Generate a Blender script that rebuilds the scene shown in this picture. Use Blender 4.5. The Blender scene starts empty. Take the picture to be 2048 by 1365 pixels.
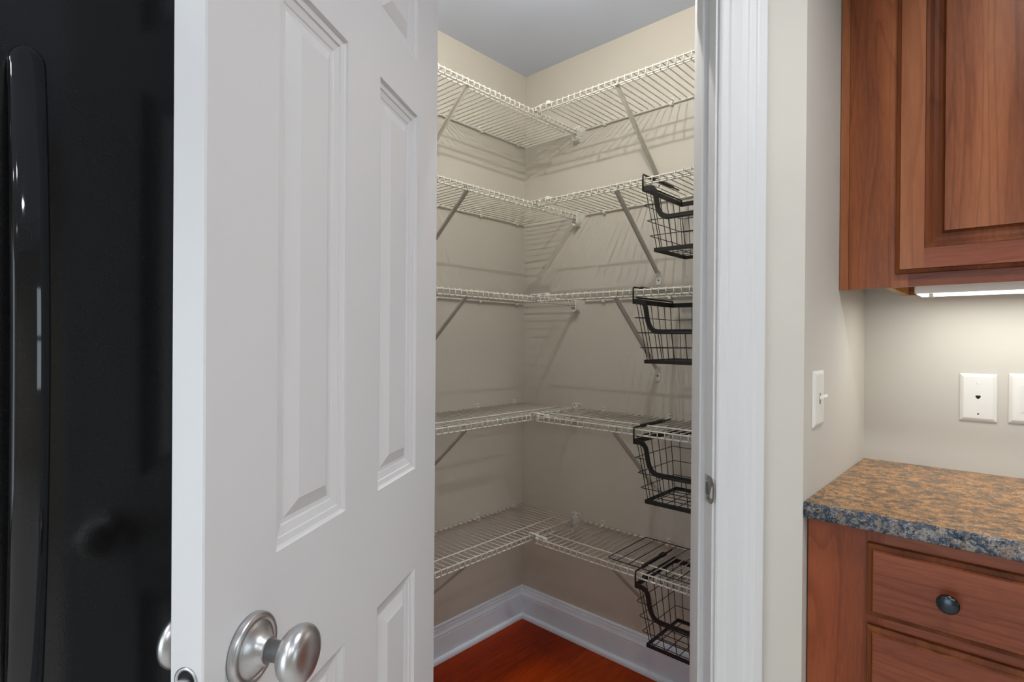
import bpy, bmesh, math, random
from mathutils import Vector, Matrix

random.seed(7)
SC = bpy.context.scene
COL = SC.collection

# ------------------------------------------------------------------ camera
CAM = Vector((1.65652, -1.86777, 1.25029))
cam_data = bpy.data.cameras.new('camera')
cam_data.sensor_width = 36.0
cam_data.lens = 1101.165 / 2048 * 36.0
cam_data.clip_start = 0.02
cam_data.clip_end = 60
cam = bpy.data.objects.new('camera', cam_data)
COL.objects.link(cam)
r_ = Vector((0.73384238, 0.67927985, 0.00736543))
u_ = Vector((-0.00759064, -0.0026423, 0.9999677))
f_ = Vector((-0.67927737, 0.73387459, -0.00321714))
M = Matrix((r_, u_, -f_)).transposed().to_4x4()
M.translation = CAM
cam.matrix_world = M
SC.camera = cam

# ------------------------------------------------------------------ world, exposure
PATIO = 21.0         # daylight through the patio door behind the camera (W)
SIDE_FILL = 8.0        # fill from the added side window, for the door face (W)
CAN = 5.9            # each recessed ceiling lamp (W)
BULB = 8.1           # bulb in the pantry (W)
STRIP = 0.78          # under-cabinet lamp (W)
world = bpy.data.worlds.new('sky')
SC.world = world
world.use_nodes = True
bg = world.node_tree.nodes['Background']
bg.inputs[0].default_value = (0.70, 0.86, 1.0, 1)
bg.inputs[1].default_value = 1.0
world.cycles.sampling_method = 'NONE'
SC.view_settings.view_transform = 'Standard'
SC.view_settings.look = 'None'
SC.view_settings.gamma = 1.0
SC.view_settings.use_curve_mapping = False
SC.view_settings.exposure = 0.45
# daylight enters by the patio door behind the camera and by an added window in the far right wall
def lamp(name, kind, loc, rot, watts, col, **k):
    l = bpy.data.lights.new(name, kind); l.energy = watts; l.color = col
    for a, b in k.items(): setattr(l, a, b)
    o = bpy.data.objects.new(name, l); COL.objects.link(o)
    o.location = loc; o.rotation_euler = rot
    return o
lamp('patio_daylight', 'AREA', (1.35, -4.63, 1.03), (math.radians(90), 0, 0), PATIO, (.82, .92, 1), shape='RECTANGLE', size=1.9, size_y=2.06)
lamp('added_side_light', 'AREA', (4.63, -.625, 1.45), (math.radians(90), 0, math.radians(90)), SIDE_FILL, (.80, .91, 1), shape='RECTANGLE', size=.85, size_y=1.3)  # fill light standing in the added side window

# ------------------------------------------------------------------ materials
def new_mat(name):
    m = bpy.data.materials.new(name); m.use_nodes = True
    return m, m.node_tree.nodes, m.node_tree.links, m.node_tree.nodes['Principled BSDF']

def setp(b, **k):
    for n, v in k.items():
        n = n.replace('_', ' ')
        b.inputs[n].default_value = v

def bump(nodes, links, b, src, strength, dist=0.001):
    bn = nodes.new('ShaderNodeBump'); bn.inputs['Strength'].default_value = strength
    bn.inputs['Distance'].default_value = dist
    links.new(src, bn.inputs['Height']); links.new(bn.outputs[0], b.inputs['Normal'])

def noise(nodes, links, scale, detail=3, rough=.55, vec=None, dist=0):
    n = nodes.new('ShaderNodeTexNoise'); n.inputs['Scale'].default_value = scale
    n.inputs['Detail'].default_value = detail; n.inputs['Roughness'].default_value = rough
    n.inputs['Distortion'].default_value = dist
    if vec is not None: links.new(vec, n.inputs['Vector'])
    return n

def coords(nodes, links, scale=(1, 1, 1), rot=(0, 0, 0)):
    tc = nodes.new('ShaderNodeTexCoord'); mp = nodes.new('ShaderNodeMapping')
    mp.inputs['Scale'].default_value = scale; mp.inputs['Rotation'].default_value = rot
    links.new(tc.outputs['Object'], mp.inputs['Vector'])
    return mp.outputs[0]

def ramp(nodes, links, src, stops):
    r = nodes.new('ShaderNodeValToRGB'); e = r.color_ramp.elements
    e[0].position, e[0].color = stops[0][0], (*stops[0][1], 1)
    e[1].position, e[1].color = stops[-1][0], (*stops[-1][1], 1)
    for p, c in stops[1:-1]:
        x = e.new(p); x.color = (*c, 1)
    links.new(src, r.inputs[0])
    return r

def paint(name, col, rough=.5, var=.03, bump_s=.0, bscale=60, spec=.5):
    m, N, L, b = new_mat(name)
    v = coords(N, L)
    n = noise(N, L, 3.0, 4, .6, v)
    lo = tuple(c * (1 - var) for c in col); hi = tuple(min(1, c * (1 + var)) for c in col)
    r = ramp(N, L, n.outputs[0], [(.3, lo), (.7, hi)])
    L.new(r.outputs[0], b.inputs['Base Color'])
    setp(b, Roughness=rough)
    b.inputs['Specular IOR Level'].default_value = spec
    if bump_s:
        n2 = noise(N, L, bscale, 4, .6, v)
        bump(N, L, b, n2.outputs[0], bump_s, .002)
    return m

def metal(name, col, rough, brush=None):
    m, N, L, b = new_mat(name)
    setp(b, Metallic=1.0, Roughness=rough)
    v = coords(N, L, brush or (40, 40, 40))
    n = noise(N, L, 6, 4, .6, v)
    r = ramp(N, L, n.outputs[0], [(.3, tuple(c * .9 for c in col)), (.7, col)])
    L.new(r.outputs[0], b.inputs['Base Color'])
    return m

def wood(name, dark, mid, light, axis, rough=.35, scale=1.0, seed=0.0, coat=.05, spec=.25, ring=.78):
    """fine stretched grain plus slow wandering figure; axis = grain direction"""
    m, N, L, b = new_mat(name)
    st = [1, 1, 1]; st[axis] = .09
    v = coords(N, L, tuple(s * scale for s in st))
    add = N.new('ShaderNodeVectorMath'); add.operation = 'ADD'
    add.inputs[1].default_value = (seed, seed * .7, seed * 1.3)
    L.new(v, add.inputs[0])
    fine = noise(N, L, 210, 5, .65, add.outputs[0])
    fig = noise(N, L, 9, 3, .5, add.outputs[0], 1.2)
    wv = N.new('ShaderNodeTexWave'); wv.inputs['Scale'].default_value = 2.2
    wv.inputs['Distortion'].default_value = 9; wv.inputs['Detail'].default_value = 2.5
    wv.inputs['Detail Scale'].default_value = 1.6
    wv.bands_direction = ['Y', 'Z', 'X'][axis] if axis != 2 else 'X'
    L.new(add.outputs[0], wv.inputs['Vector'])
    a = N.new('ShaderNodeMix'); a.data_type = 'FLOAT'; a.inputs[0].default_value = .45
    L.new(fig.outputs[0], a.inputs[2]); L.new(wv.outputs['Fac'], a.inputs[3])
    a2 = N.new('ShaderNodeMix'); a2.data_type = 'FLOAT'; a2.inputs[0].default_value = .42
    L.new(a.outputs[0], a2.inputs[2]); L.new(fine.outputs[0], a2.inputs[3])
    r = ramp(N, L, a2.outputs[0], [(.22, dark), (.5, mid), (.78, light)])
    # growth-ring lines: contours of a slow stretched noise
    slow = noise(N, L, 7.0, 2, .45, add.outputs[0], .3)
    mlt = N.new('ShaderNodeMath'); mlt.operation = 'MULTIPLY'; mlt.inputs[1].default_value = 17
    L.new(slow.outputs[0], mlt.inputs[0])
    frc = N.new('ShaderNodeMath'); frc.operation = 'FRACT'; L.new(mlt.outputs[0], frc.inputs[0])
    ln = ramp(N, L, frc.outputs[0], [(0, (ring, ring * .95, ring * .9)), (.06, (1, 1, 1)), (.72, (1, 1, 1)), (1.0, (ring, ring * .95, ring * .9))])
    mr = N.new('ShaderNodeMix'); mr.data_type = 'RGBA'; mr.blend_type = 'MULTIPLY'; mr.inputs[0].default_value = 1
    L.new(r.outputs[0], mr.inputs[6]); L.new(ln.outputs[0], mr.inputs[7])
    L.new(mr.outputs[2], b.inputs['Base Color'])
    setp(b, Roughness=rough)
    b.inputs['Specular IOR Level'].default_value = spec
    b.inputs['Coat Weight'].default_value = coat; b.inputs['Coat Roughness'].default_value = .18
    bump(N, L, b, fine.outputs[0], .05, .001)
    return m

MT = {}
MT['wall'] = paint('wall_paint', (.61, .585, .52), .75, .015, .05, 90, .3)
MT['pantry_wall'] = paint('pantry_wall_paint', (.60, .56, .49), .75, .015, .05, 90, .3)
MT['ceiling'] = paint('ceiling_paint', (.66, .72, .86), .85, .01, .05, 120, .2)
MT['trim'] = paint('white_gloss_trim', (.66, .655, .65), .45, .01)
MT['door'] = paint('white_door_paint', (.70, .70, .705), .38, .01, .02, 140)
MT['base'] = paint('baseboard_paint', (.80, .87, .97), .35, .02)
MT['wire'] = paint('white_vinyl_wire', (.71, .68, .605), .35, .02)
MT['brace'] = paint('brace_enamel', (.60, .575, .51), .4, .02)
MT['plastic'] = paint('white_plastic', (.78, .765, .71), .35, .01)
MT['plate'] = paint('wallplate_plastic', (.80, .785, .73), .3, .01)
MT['black_wire'] = paint('black_powder_coat', (.012, .011, .010), .45, .1)
MT['hole'] = paint('dark_hole', (.006, .006, .006), .8, .1)
MT['nickel'] = metal('satin_nickel', (.58, .58, .58), .33, (3, 60, 60))
MT['steel'] = metal('steel', (.55, .55, .54), .3)
MT['darksteel'] = metal('aged_steel', (.20, .20, .21), .38)
MT['screw'] = metal('screw_metal', (.30, .29, .27), .35)
MT['knobblack'] = metal('oil_black_bronze', (.055, .065, .072), .22)
MT['cab_v'] = wood('cherry_vertical', (.128, .035, .010), (.262, .076, .024), (.375, .127, .044), 2, seed=1.7)
MT['cab_v2'] = wood('cherry_panel', (.136, .040, .014), (.268, .086, .032), (.375, .14, .057), 2, scale=.8, seed=8.1)
MT['cab_h'] = wood('cherry_horizontal', (.13, .032, .013), (.245, .067, .029), (.335, .102, .046), 0, seed=4.3)
MT['cab_b'] = wood('cherry_base', (.13, .029, .009), (.245, .058, .018), (.34, .090, .030), 2, seed=5.9)
MT['groove'] = wood('cherry_dark_edge', (.075, .017, .004), (.135, .034, .0075), (.20, .058, .014), 2, rough=.5, seed=6.4, coat=0, spec=.2)  # darker cherry for bevelled edges and the sticking
MT['cab_side'] = wood('maple_side', (.40, .20, .05), (.58, .33, .10), (.66, .40, .14), 1, seed=2.2)
MT['floor'] = wood('red_wood_floor', (.15, .012, .0008), (.32, .031, .0016), (.47, .066, .0035), 1, rough=.32, scale=.9, seed=3.1, coat=.0, spec=.08, ring=.8)

MT['bounce_floor'] = paint('kitchen_floor_bounce', (.58, .56, .53), .35, .06)  # unseen kitchen floor, made pale and neutral to bounce light

def granite(name, stops, dk0, dk1, lo, hi, spec):
    m, N, L, b = new_mat(name)
    v = coords(N, L)
    n0 = noise(N, L, 60, 4, .6, v)
    mx = N.new('ShaderNodeMix'); mx.data_type = 'VECTOR'; mx.inputs[0].default_value = .10
    L.new(v, mx.inputs[4]); L.new(n0.outputs['Color'], mx.inputs[5])
    vo = N.new('ShaderNodeTexVoronoi'); vo.inputs['Scale'].default_value = 95
    L.new(mx.outputs[1], vo.inputs['Vector'])
    sep = N.new('ShaderNodeSeparateColor'); L.new(vo.outputs['Color'], sep.inputs[0])
    base = ramp(N, L, sep.outputs[0], stops)
    n1 = noise(N, L, 46, 5, .7, v)
    blot = ramp(N, L, n1.outputs[0], [(lo, (0, 0, 0)), (hi, (1, 1, 1))])
    vein = N.new('ShaderNodeMix'); vein.data_type = 'RGBA'
    L.new(blot.outputs[0], vein.inputs[0])
    n3 = noise(N, L, 120, 3, .6, v)
    dk = ramp(N, L, n3.outputs[0], [(.35, dk0), (.65, dk1)])
    L.new(dk.outputs[0], vein.inputs[6]); L.new(base.outputs[0], vein.inputs[7])
    n2 = noise(N, L, 260, 3, .7, v)
    sp = ramp(N, L, n2.outputs[0], [(.36, (.55, .53, .52)), (.52, (1, 1, 1))])
    mul = N.new('ShaderNodeMix'); mul.data_type = 'RGBA'; mul.blend_type = 'MULTIPLY'; mul.inputs[0].default_value = 1
    L.new(vein.outputs[2], mul.inputs[6]); L.new(sp.outputs[0], mul.inputs[7])
    L.new(mul.outputs[2], b.inputs['Base Color'])
    setp(b, Roughness=.16)
    b.inputs['Specular IOR Level'].default_value = spec
    return m
MT['granite'] = granite('brown_granite', [(.0, (.20, .11, .05)), (.25, (.40, .185, .055)), (.6, (.54, .262, .088)), (.85, (.48, .262, .11)), (1.0, (.64, .37, .15))],
                        (.060, .046, .036), (.21, .135, .080), .40, .58, .15)
MT['granite_blue_sheen'] = granite('granite_edge_painted_reflection', [(.0, (.030, .045, .065)), (.3, (.10, .13, .17)), (.5, (.34, .25, .17)), (.8, (.30, .30, .31)), (1.0, (.50, .47, .44))],
                        (.010, .028, .058), (.055, .11, .18), .36, .52, .3)  # blue window reflection painted into the edge colour


def fridge_black(name, rough, bs):
    m, N, L, b = new_mat(name)
    v = coords(N, L)
    n = noise(N, L, 620, 2, .5, v)
    r = ramp(N, L, n.outputs[0], [(.3, (.009, .009, .0095)), (.7, (.014, .014, .0145))])
    L.new(r.outputs[0], b.inputs['Base Color'])
    setp(b, Roughness=rough)
    if bs: bump(N, L, b, n.outputs[0], bs, .0006)
    return m
MT['fridge'] = fridge_black('textured_black_enamel', .075, .075)
MT['fridge_gloss'] = fridge_black('gloss_black_plastic', .05, 0)

def emit(name, col, s):
    m, N, L, b = new_mat(name)
    setp(b, Roughness=.4)
    b.inputs['Base Color'].default_value = (.8, .8, .8, 1)
    b.inputs['Emission Color'].default_value = (*col, 1)
    b.inputs['Emission Strength'].default_value = s
    return m
MT['can'] = emit('downlight_lens', (1.0, .97, .92), 20)
MT['strip'] = emit('strip_lens', (1.0, .97, .92), 2.0)
for k_ in ('can', 'strip'): MT[k_].cycles.emission_sampling = 'NONE'

def glass():
    m, N, L, b = new_mat('window_glass')
    N.remove(b)
    out = [x for x in N if x.type == 'OUTPUT_MATERIAL'][0]
    t = N.new('ShaderNodeBsdfTransparent'); g = N.new('ShaderNodeBsdfGlossy'); g.inputs['Roughness'].default_value = .02
    fr = N.new('ShaderNodeFresnel'); fr.inputs[0].default_value = 1.45
    mx = N.new('ShaderNodeMixShader')
    L.new(fr.outputs[0], mx.inputs[0]); L.new(t.outputs[0], mx.inputs[1]); L.new(g.outputs[0], mx.inputs[2])
    L.new(mx.outputs[0], out.inputs[0])
    return m
MT['glass'] = glass()

# ------------------------------------------------------------------ mesh helpers
class MB:
    def __init__(self, xf=None):
        self.v = []; self.f = []; self.s = []; self.xf = xf; self.mi = {}
    def add(self, vs, fs, smooth=False):
        o = len(self.v)
        self.v += [Vector(p) for p in vs]
        for f in fs:
            self.f.append([i + o for i in f]); self.s.append(smooth)
        return self
    def box(self, a, b, ch=0.0):
        x0, y0, z0 = (min(a[i], b[i]) for i in range(3)); x1, y1, z1 = (max(a[i], b[i]) for i in range(3))
        if not ch:
            self.add([(x0, y0, z0), (x1, y0, z0), (x1, y1, z0), (x0, y1, z0), (x0, y0, z1), (x1, y0, z1), (x1, y1, z1), (x0, y1, z1)],
                     [(0, 3, 2, 1), (4, 5, 6, 7), (0, 1, 5, 4), (1, 2, 6, 5), (2, 3, 7, 6), (3, 0, 4, 7)])
            return self
        bm = bmesh.new()
        bmesh.ops.create_cube(bm, size=1)
        for w in bm.verts:
            w.co = Vector((x0 + (w.co.x + .5) * (x1 - x0), y0 + (w.co.y + .5) * (y1 - y0), z0 + (w.co.z + .5) * (z1 - z0)))
        bmesh.ops.bevel(bm, geom=bm.edges[:], offset=ch, segments=2, profile=.5, affect='EDGES')
        bm.verts.index_update()
        self.add([w.co.copy() for w in bm.verts], [[w.index for w in f.verts] for f in bm.faces], False)
        bm.free()
        return self
    def prism(self, poly, axis, a, b, smooth=False):
        """poly: 2D points in the plane of the two other axes (cyclic order), extruded a..b along axis"""
        def mk(p, t):
            return {0: (t, p[0], p[1]), 1: (p[0], t, p[1]), 2: (p[0], p[1], t)}[axis]
        n = len(poly)
        self.add([mk(p, a) for p in poly] + [mk(p, b) for p in poly],
                 [tuple(range(n))[::-1], tuple(range(n, 2 * n))], False)
        o = len(self.v) - 2 * n
        for i in range(n):
            j = (i + 1) % n
            self.f.append([o + i, o + j, o + n + j, o + n + i]); self.s.append(smooth)
        return self
    def tube(self, pts, r, seg=6, cap=True, r2=None):
        """tube along a polyline, radius r (number or list)"""
        pts = [Vector(p) for p in pts]; n = len(pts)
        rs = r if isinstance(r, (list, tuple)) else [r] * n
        prev = None; o = len(self.v)
        for i, p in enumerate(pts):
            t = (pts[min(i + 1, n - 1)] - pts[max(i - 1, 0)]).normalized()
            if prev is None:
                a = Vector((0, 0, 1)) if abs(t.z) < .9 else Vector((1, 0, 0))
                x = t.cross(a).normalized()
            else:
                x = (prev - t * prev.dot(t)).normalized()
            prev = x; y = t.cross(x)
            for k in range(seg):
                an = 2 * math.pi * k / seg
                self.v.append(p + (x * math.cos(an) + y * math.sin(an)) * rs[i])
        for i in range(n - 1):
            for k in range(seg):
                k2 = (k + 1) % seg
                self.f.append([o + i * seg + k, o + i * seg + k2, o + (i + 1) * seg + k2, o + (i + 1) * seg + k]); self.s.append(True)
        if cap:
            self.f.append([o + k for k in range(seg)][::-1]); self.s.append(False)
            self.f.append([o + (n - 1) * seg + k for k in range(seg)]); self.s.append(False)
        return self
    def lathe(self, prof, c, axis, seg=32, smooth=True):
        """prof: (radius, height along axis)"""
        c = Vector(c); ax = Vector(axis).normalized()
        a = Vector((0, 0, 1)) if abs(ax.z) < .9 else Vector((1, 0, 0))
        x = ax.cross(a).normalized(); y = ax.cross(x)
        o = len(self.v); n = len(prof)
        for r, h in prof:
            for k in range(seg):
                an = 2 * math.pi * k / seg
                self.v.append(c + ax * h + (x * math.cos(an) + y * math.sin(an)) * max(r, 1e-5))
        for i in range(n - 1):
            for k in range(seg):
                k2 = (k + 1) % seg
                self.f.append([o + i * seg + k, o + i * seg + k2, o + (i + 1) * seg + k2, o + (i + 1) * seg + k]); self.s.append(smooth)
        self.f.append([o + k for k in range(seg)][::-1]); self.s.append(False)
        self.f.append([o + (n - 1) * seg + k for k in range(seg)]); self.s.append(False)
        return self
    def band(self, path, up, w, t):
        """flat strip of width w (along up list or vector) and thickness t following path"""
        pts = [Vector(p) for p in path]; n = len(pts); o = len(self.v)
        for i, p in enumerate(pts):
            tn = (pts[min(i + 1, n - 1)] - pts[max(i - 1, 0)]).normalized()
            nrm = Vector(up).normalized()
            side = tn.cross(nrm).normalized()
            for a_, b_ in ((-1, -1), (1, -1), (1, 1), (-1, 1)):
                self.v.append(p + side * (w / 2 * a_) + nrm * (t / 2 * b_))
        for i in range(n - 1):
            for k in range(4):
                k2 = (k + 1) % 4
                self.f.append([o + i * 4 + k, o + i * 4 + k2, o + (i + 1) * 4 + k2, o + (i + 1) * 4 + k]); self.s.append(False)
        self.f.append([o, o + 3, o + 2, o + 1]); self.s.append(False)
        e = o + (n - 1) * 4
        self.f.append([e, e + 1, e + 2, e + 3]); self.s.append(False)
        return self
    def rects(self, loops, cap=True, mk=None, second=()):
        """nested rectangles: loops of (x0,x1,z0,z1,depth) bridged in order, last capped"""
        o = len(self.v)
        for x0, x1, z0, z1, d in loops:
            for x, z in ((x0, z0), (x1, z0), (x1, z1), (x0, z1)):
                self.v.append(Vector(mk(x, z, d)))
        for i in range(len(loops) - 1):
            for k in range(4):
                k2 = (k + 1) % 4
                if i in second: self.mi[len(self.f)] = 1
                self.f.append([o + i * 4 + k, o + i * 4 + k2, o + (i + 1) * 4 + k2, o + (i + 1) * 4 + k]); self.s.append(False)
        if cap:
            e = o + 4 * (len(loops) - 1)
            self.f.append([e, e + 1, e + 2, e + 3]); self.s.append(False)
        return self
    def mesh(self, name, mat, org=(0, 0, 0)):
        me = bpy.data.meshes.new(name)
        org = Vector(org)
        vs = [(self.xf(p) if self.xf else p) - org for p in self.v]
        me.from_pydata([tuple(p) for p in vs], [], self.f)
        me.polygons.foreach_set('use_smooth', self.s)
        bm = bmesh.new(); bm.from_mesh(me)
        bmesh.ops.recalc_face_normals(bm, faces=bm.faces[:])
        bm.to_mesh(me); bm.free()
        me.materials.append(MT[mat] if isinstance(mat, str) else mat)
        if self.mi:
            me.materials.append(MT['groove'])
            for k, i in self.mi.items(): me.polygons[k].material_index = i
        me.update()
        return me
    def build(self, name, mat, parent=None):
        org = wloc(parent)
        return link(name, self.mesh(name, mat, org), parent)

def wloc(o):
    p = Vector((0, 0, 0))
    while o is not None:
        p += o.location; o = o.parent
    return p

def link(name, data, parent=None, loc=(0, 0, 0)):
    o = bpy.data.objects.new(name, data); COL.objects.link(o)
    o.location = loc
    if parent is not None: o.parent = parent
    return o

def tag(o, label=None, cat=None, group=None, kind=None):
    for k, v in (('label', label), ('category', cat), ('group', group), ('kind', kind)):
        if v: o[k] = v
    return o

def thing(name, label, cat, loc=(0, 0, 0), group=None):
    o = link(name, None, None, loc); o.empty_display_size = .05
    return tag(o, label, cat, group)

def struct(o, label=None):
    return tag(o, label, None, None, 'structure')

def copy_tree(o, parent=None):
    c = o.copy(); COL.objects.link(c); c.parent = parent
    for ch in o.children: copy_tree(ch, c)
    return c

# ------------------------------------------------------------------ plan geometry
H = 2.438
XS, YC = 1.323, -.607          # face of the switch wall, outer corner of the diagonal wall
CW = 1.93                      # the diagonal wall lies on X - Y = CW
R2 = math.sqrt(2)
TH = .115
CB = CW - TH * R2
def dg(q, c, z=0):             # diagonal frame -> world (q along the wall, c = X - Y)
    return Vector(((q * R2 + c) / 2, (q * R2 - c) / 2, z))
def dgo(q, off, z=0):          # off = metres proud of the wall face into the kitchen
    return dg(q, CW + off * R2, z)
QR, QL = .312, -.300           # inner faces of the door jambs
QW_R, QW_L = .331, -.319       # edges of the rough opening
YL = CW - 0                    # helper
PLX, PLY = .610, -1.320        # outer corner at the left end of the diagonal wall

# ------------------------------------------------------------------ room shell
FAR = 4.5
c = [(-TH, TH), (-TH, PLY + .05), (PLX, PLY + .05), dg(QW_L, CB + .08)[:2], dg(QW_R, CB + .08)[:2], (XS - .05, YC), (XS - .05, TH)]
o = MB().prism([tuple(p) for p in c], 2, -.06, 0).build('floor', 'floor'); struct(o, 'polished red-brown wood floor of the pantry')
c = [(XS - .05, TH), (XS - .05, YC), dg(QW_R, CB + .08)[:2], dg(QW_L, CB + .08)[:2], (PLX, PLY + .05), (-TH, PLY + .05), (-TH, -FAR - TH), (FAR + TH, -FAR - TH), (FAR + TH, TH)]
o = MB().prism([tuple(p) for p in c], 2, -.06, 0).build('floor_kitchen', 'bounce_floor'); struct(o)
o = MB().box((-TH, -FAR - TH, H), (FAR + TH, TH, H + .06)).build('ceiling', 'ceiling'); struct(o, 'plain painted ceiling')
o = MB().box((-TH, -FAR, 0), (0, 0, H)).build('wall_left', 'pantry_wall'); struct(o)
o = MB().box((-TH, 0, 0), (FAR + TH, TH, H)).build('wall_back', 'pantry_wall'); struct(o)
o = MB().box((FAR, -FAR, 0), (FAR + TH, -1.05, H)).box((FAR, -.2, 0), (FAR + TH, 0, H)).box((FAR, -1.05, 0), (FAR + TH, -.2, .8)).box((FAR, -1.05, 2.1), (FAR + TH, -.2, H)).build('wall_right', 'wall'); struct(o)
# wall behind the camera, with the patio door opening
wf = MB()
wf.box((-TH, -FAR - TH, 0), (.40, -FAR, H)).box((2.30, -FAR - TH, 0), (FAR + TH, -FAR, H)).box((.40, -FAR - TH, 2.06), (2.30, -FAR, H))
struct(wf.build('wall_front', 'wall'))
# pantry enclosure: switch wall + right part of the diagonal, left part, header
c = [(XS, 0), (XS, YC), dg(QW_R, CW)[:2], dg(QW_R, CB)[:2], (XS - TH, XS - TH - CB), (XS - TH, 0)]
struct(MB().prism([tuple(p) for p in c], 2, 0, H).build('wall_pantry_right', 'wall'), 'beige wall turning the corner beside the counter')
c = [(0, PLY), (PLX, PLY), dg(QW_L, CW)[:2], dg(QW_L, CB)[:2], (PLY + TH + CB, PLY + TH), (0, PLY + TH)]
struct(MB().prism([tuple(p) for p in c], 2, 0, H).build('wall_pantry_left', 'wall'))
c = [dg(QW_L, CW)[:2], dg(QW_R, CW)[:2], dg(QW_R, CB)[:2], dg(QW_L, CB)[:2]]
struct(MB().prism([tuple(p) for p in c], 2, 2.075, H).build('wall_pantry_header', 'wall'))

# thin kitchen-coloured facing is the same paint; the back wall right of the switch wall is kitchen side
struct(MB().box((XS, -.004, 0), (FAR, 0, H)).build('wall_kitchen', 'wall'), 'beige kitchen wall behind the counter')

# ------------------------------------------------------------------ door frame: jambs, stops, casings
def jamb(side, nm):
    s = 1 if side == 'R' else -1
    q0 = QR if s > 0 else QL
    mb = MB()
    pts = [(q0, .002), (q0 + s * .0188, .002), (q0 + s * .0188, -TH - .002), (q0, -TH - .002)]
    mb.prism([tuple(dgo(a, b)[:2]) for a, b in pts], 2, 0, 2.075)
    o = struct(mb.build(nm, 'trim'))
    st = MB()   # door stop with an eased edge
    pts = [(q0, -.0385), (q0 - s * .009, -.0385), (q0 - s * .0115, -.041), (q0 - s * .0115, -.073), (q0 - s * .009, -.0755), (q0, -.0755)]
    st.prism([tuple(dgo(a, b)[:2]) for a, b in pts], 2, 0, 2.055)
    st.build('door_stop', 'trim', o)
    return o
jr = jamb('R', 'trim_1'); jr['label'] = 'white latch-side door jamb with a steel strike plate'
jl = jamb('L', 'trim_2')
hd = MB()
hd.prism([tuple(dgo(a, b)[:2]) for a, b in [(QL, .002), (QR, .002), (QR, -TH - .002), (QL, -TH - .002)]], 2, 2.055, 2.075)
struct(hd.build('trim_3', 'trim'))

CASE = [(0, 0), (0, .009), (.003, .0115), (.006, .0125), (.017, .0125), (.0195, .0135), (.022, .0150), (.028, .0150), (.045, .0142), (.056, .0148),
        (.059, .0162), (.063, .0172), (.072, .0175), (.0745, .0190), (.078, .0198), (.094, .0198), (.0968, .018), (.0972, 0)]
def casing(side, nm, lab, back=False):
    s = 1 if side == 'R' else -1
    q0 = (QR if s > 0 else QL) + s * .0055
    mb = MB()
    if back:
        P = [tuple(dgo(q0 + s * w, -TH - h)[:2]) for w, h in CASE]
    else:
        P = [tuple(dgo(q0 + s * w, h)[:2]) for w, h in CASE]
    mb.prism(P, 2, 0, 2.06)
    return struct(mb.build(nm, 'trim'), lab)
casing('R', 'trim_4', 'white moulded casing beside the pantry opening')
casing('L', 'trim_5', 'white moulded casing behind the open door')
mb = MB()   # head casing
P = [(w, h) for w, h in CASE]
vs = []
for q in (QL - .1, QR + .1):
    for w, h in P: vs.append(dgo(q, h, 2.0605 + w))
n = len(P)
mb.add(vs, [tuple(range(n)), tuple(range(n, 2 * n))[::-1]] + [(i, (i + 1) % n, n + (i + 1) % n, n + i) for i in range(n)])
struct(mb.build('trim_6', 'trim'))

# strike plate on the latch jamb: flat leaf with slot and screw holes, lip curling out past the jamb edge
def sp(off, z, proud=.0012): return dgo(QR - proud, off, z)
zc = .938
mb = MB()
leaf = []
prof = [(-.034, .028), (-.032, .0285), (-.012, .0285), (-.004, .0285), (.001, .027), (.006, .0235), (.0095, .017), (.011, .008), (.0113, 0)]
ring = prof + [(a, -b) for a, b in prof[::-1]]
vs = []
for pr in (.0012, -.0004):
    for a, b in ring:
        curl = max(0, a + .002) ** 2 * 13
        vs.append(dgo(QR - pr + curl, a, zc + b))
n = len(ring)
mb.add(vs, [tuple(range(n)), tuple(range(n, 2 * n))[::-1]] + [(i, (i + 1) % n, n + (i + 1) % n, n + i) for i in range(n)])
strike = mb.build('strike_plate', 'steel', jr); strike['label'] = 'steel strike plate'
mb = MB()
ring = []
for k in range(20):
    an = 2 * math.pi * k / 20
    ring.append((-.021 + .007 * math.cos(an), .0 + .006 * math.sin(an) + (.008 if math.sin(an) > 0 else -.008)))
vs = [dgo(QR - .0019, a, zc + b) for a, b in ring] + [dgo(QR - .0005, a, zc + b) for a, b in ring]
mb.add(vs, [tuple(range(20)), tuple(range(20, 40))[::-1]] + [(i, (i + 1) % 20, 20 + (i + 1) % 20, 20 + i) for i in range(20)])
mb.build('latch_slot', 'darksteel', strike)
axq = (dg(0, 0) - dg(1, 0)).normalized()
for zz in (.0205, -.0205):
    MB().lathe([(.0032, 0), (.0032, .0012), (.0024, .0016), (0, .0016)], dgo(QR - .0008, -.019, zc + zz), axq, 12).build('screw', 'screw', strike)

# ------------------------------------------------------------------ baseboards in the pantry
BASE = [(0, 0), (.0125, 0), (.0125, .092), (.0118, .0945), (.0128, .097), (.0128, .101), (.0105, .108), (.0085, .116), (.0080, .122), (.0062, .1245), (.0064, .131), (.0045, .1365), (.0, .138)]
SHOE = [(.0125, 0), (.0255, 0), (.0255, .006), (.0245, .0115), (.0215, .016), (.017, .0185), (.0125, .019)]
def base_run(profile, side):
    mb = MB(); n = len(profile); vs = []
    if side == 'left':
        for w, h in profile: vs.append((w, -w, h))
        for w, h in profile: vs.append((w, PLY + TH, h))
    else:
        for w, h in profile: vs.append((w, -w, h))
        for w, h in profile: vs.append((XS - TH, -w, h))
    mb.add(vs, [tuple(range(n)), tuple(range(n, 2 * n))[::-1]] + [(i, (i + 1) % n, n + (i + 1) % n, n + i) for i in range(n)])
    return mb
for side in ('left', 'right'):
    b_ = base_run(BASE, side).build('baseboard_' + side, 'base'); struct(b_, 'white moulded baseboard along the %s pantry wall' % side)
    base_run(SHOE, side).build('shoe_moulding', 'base', b_)

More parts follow.
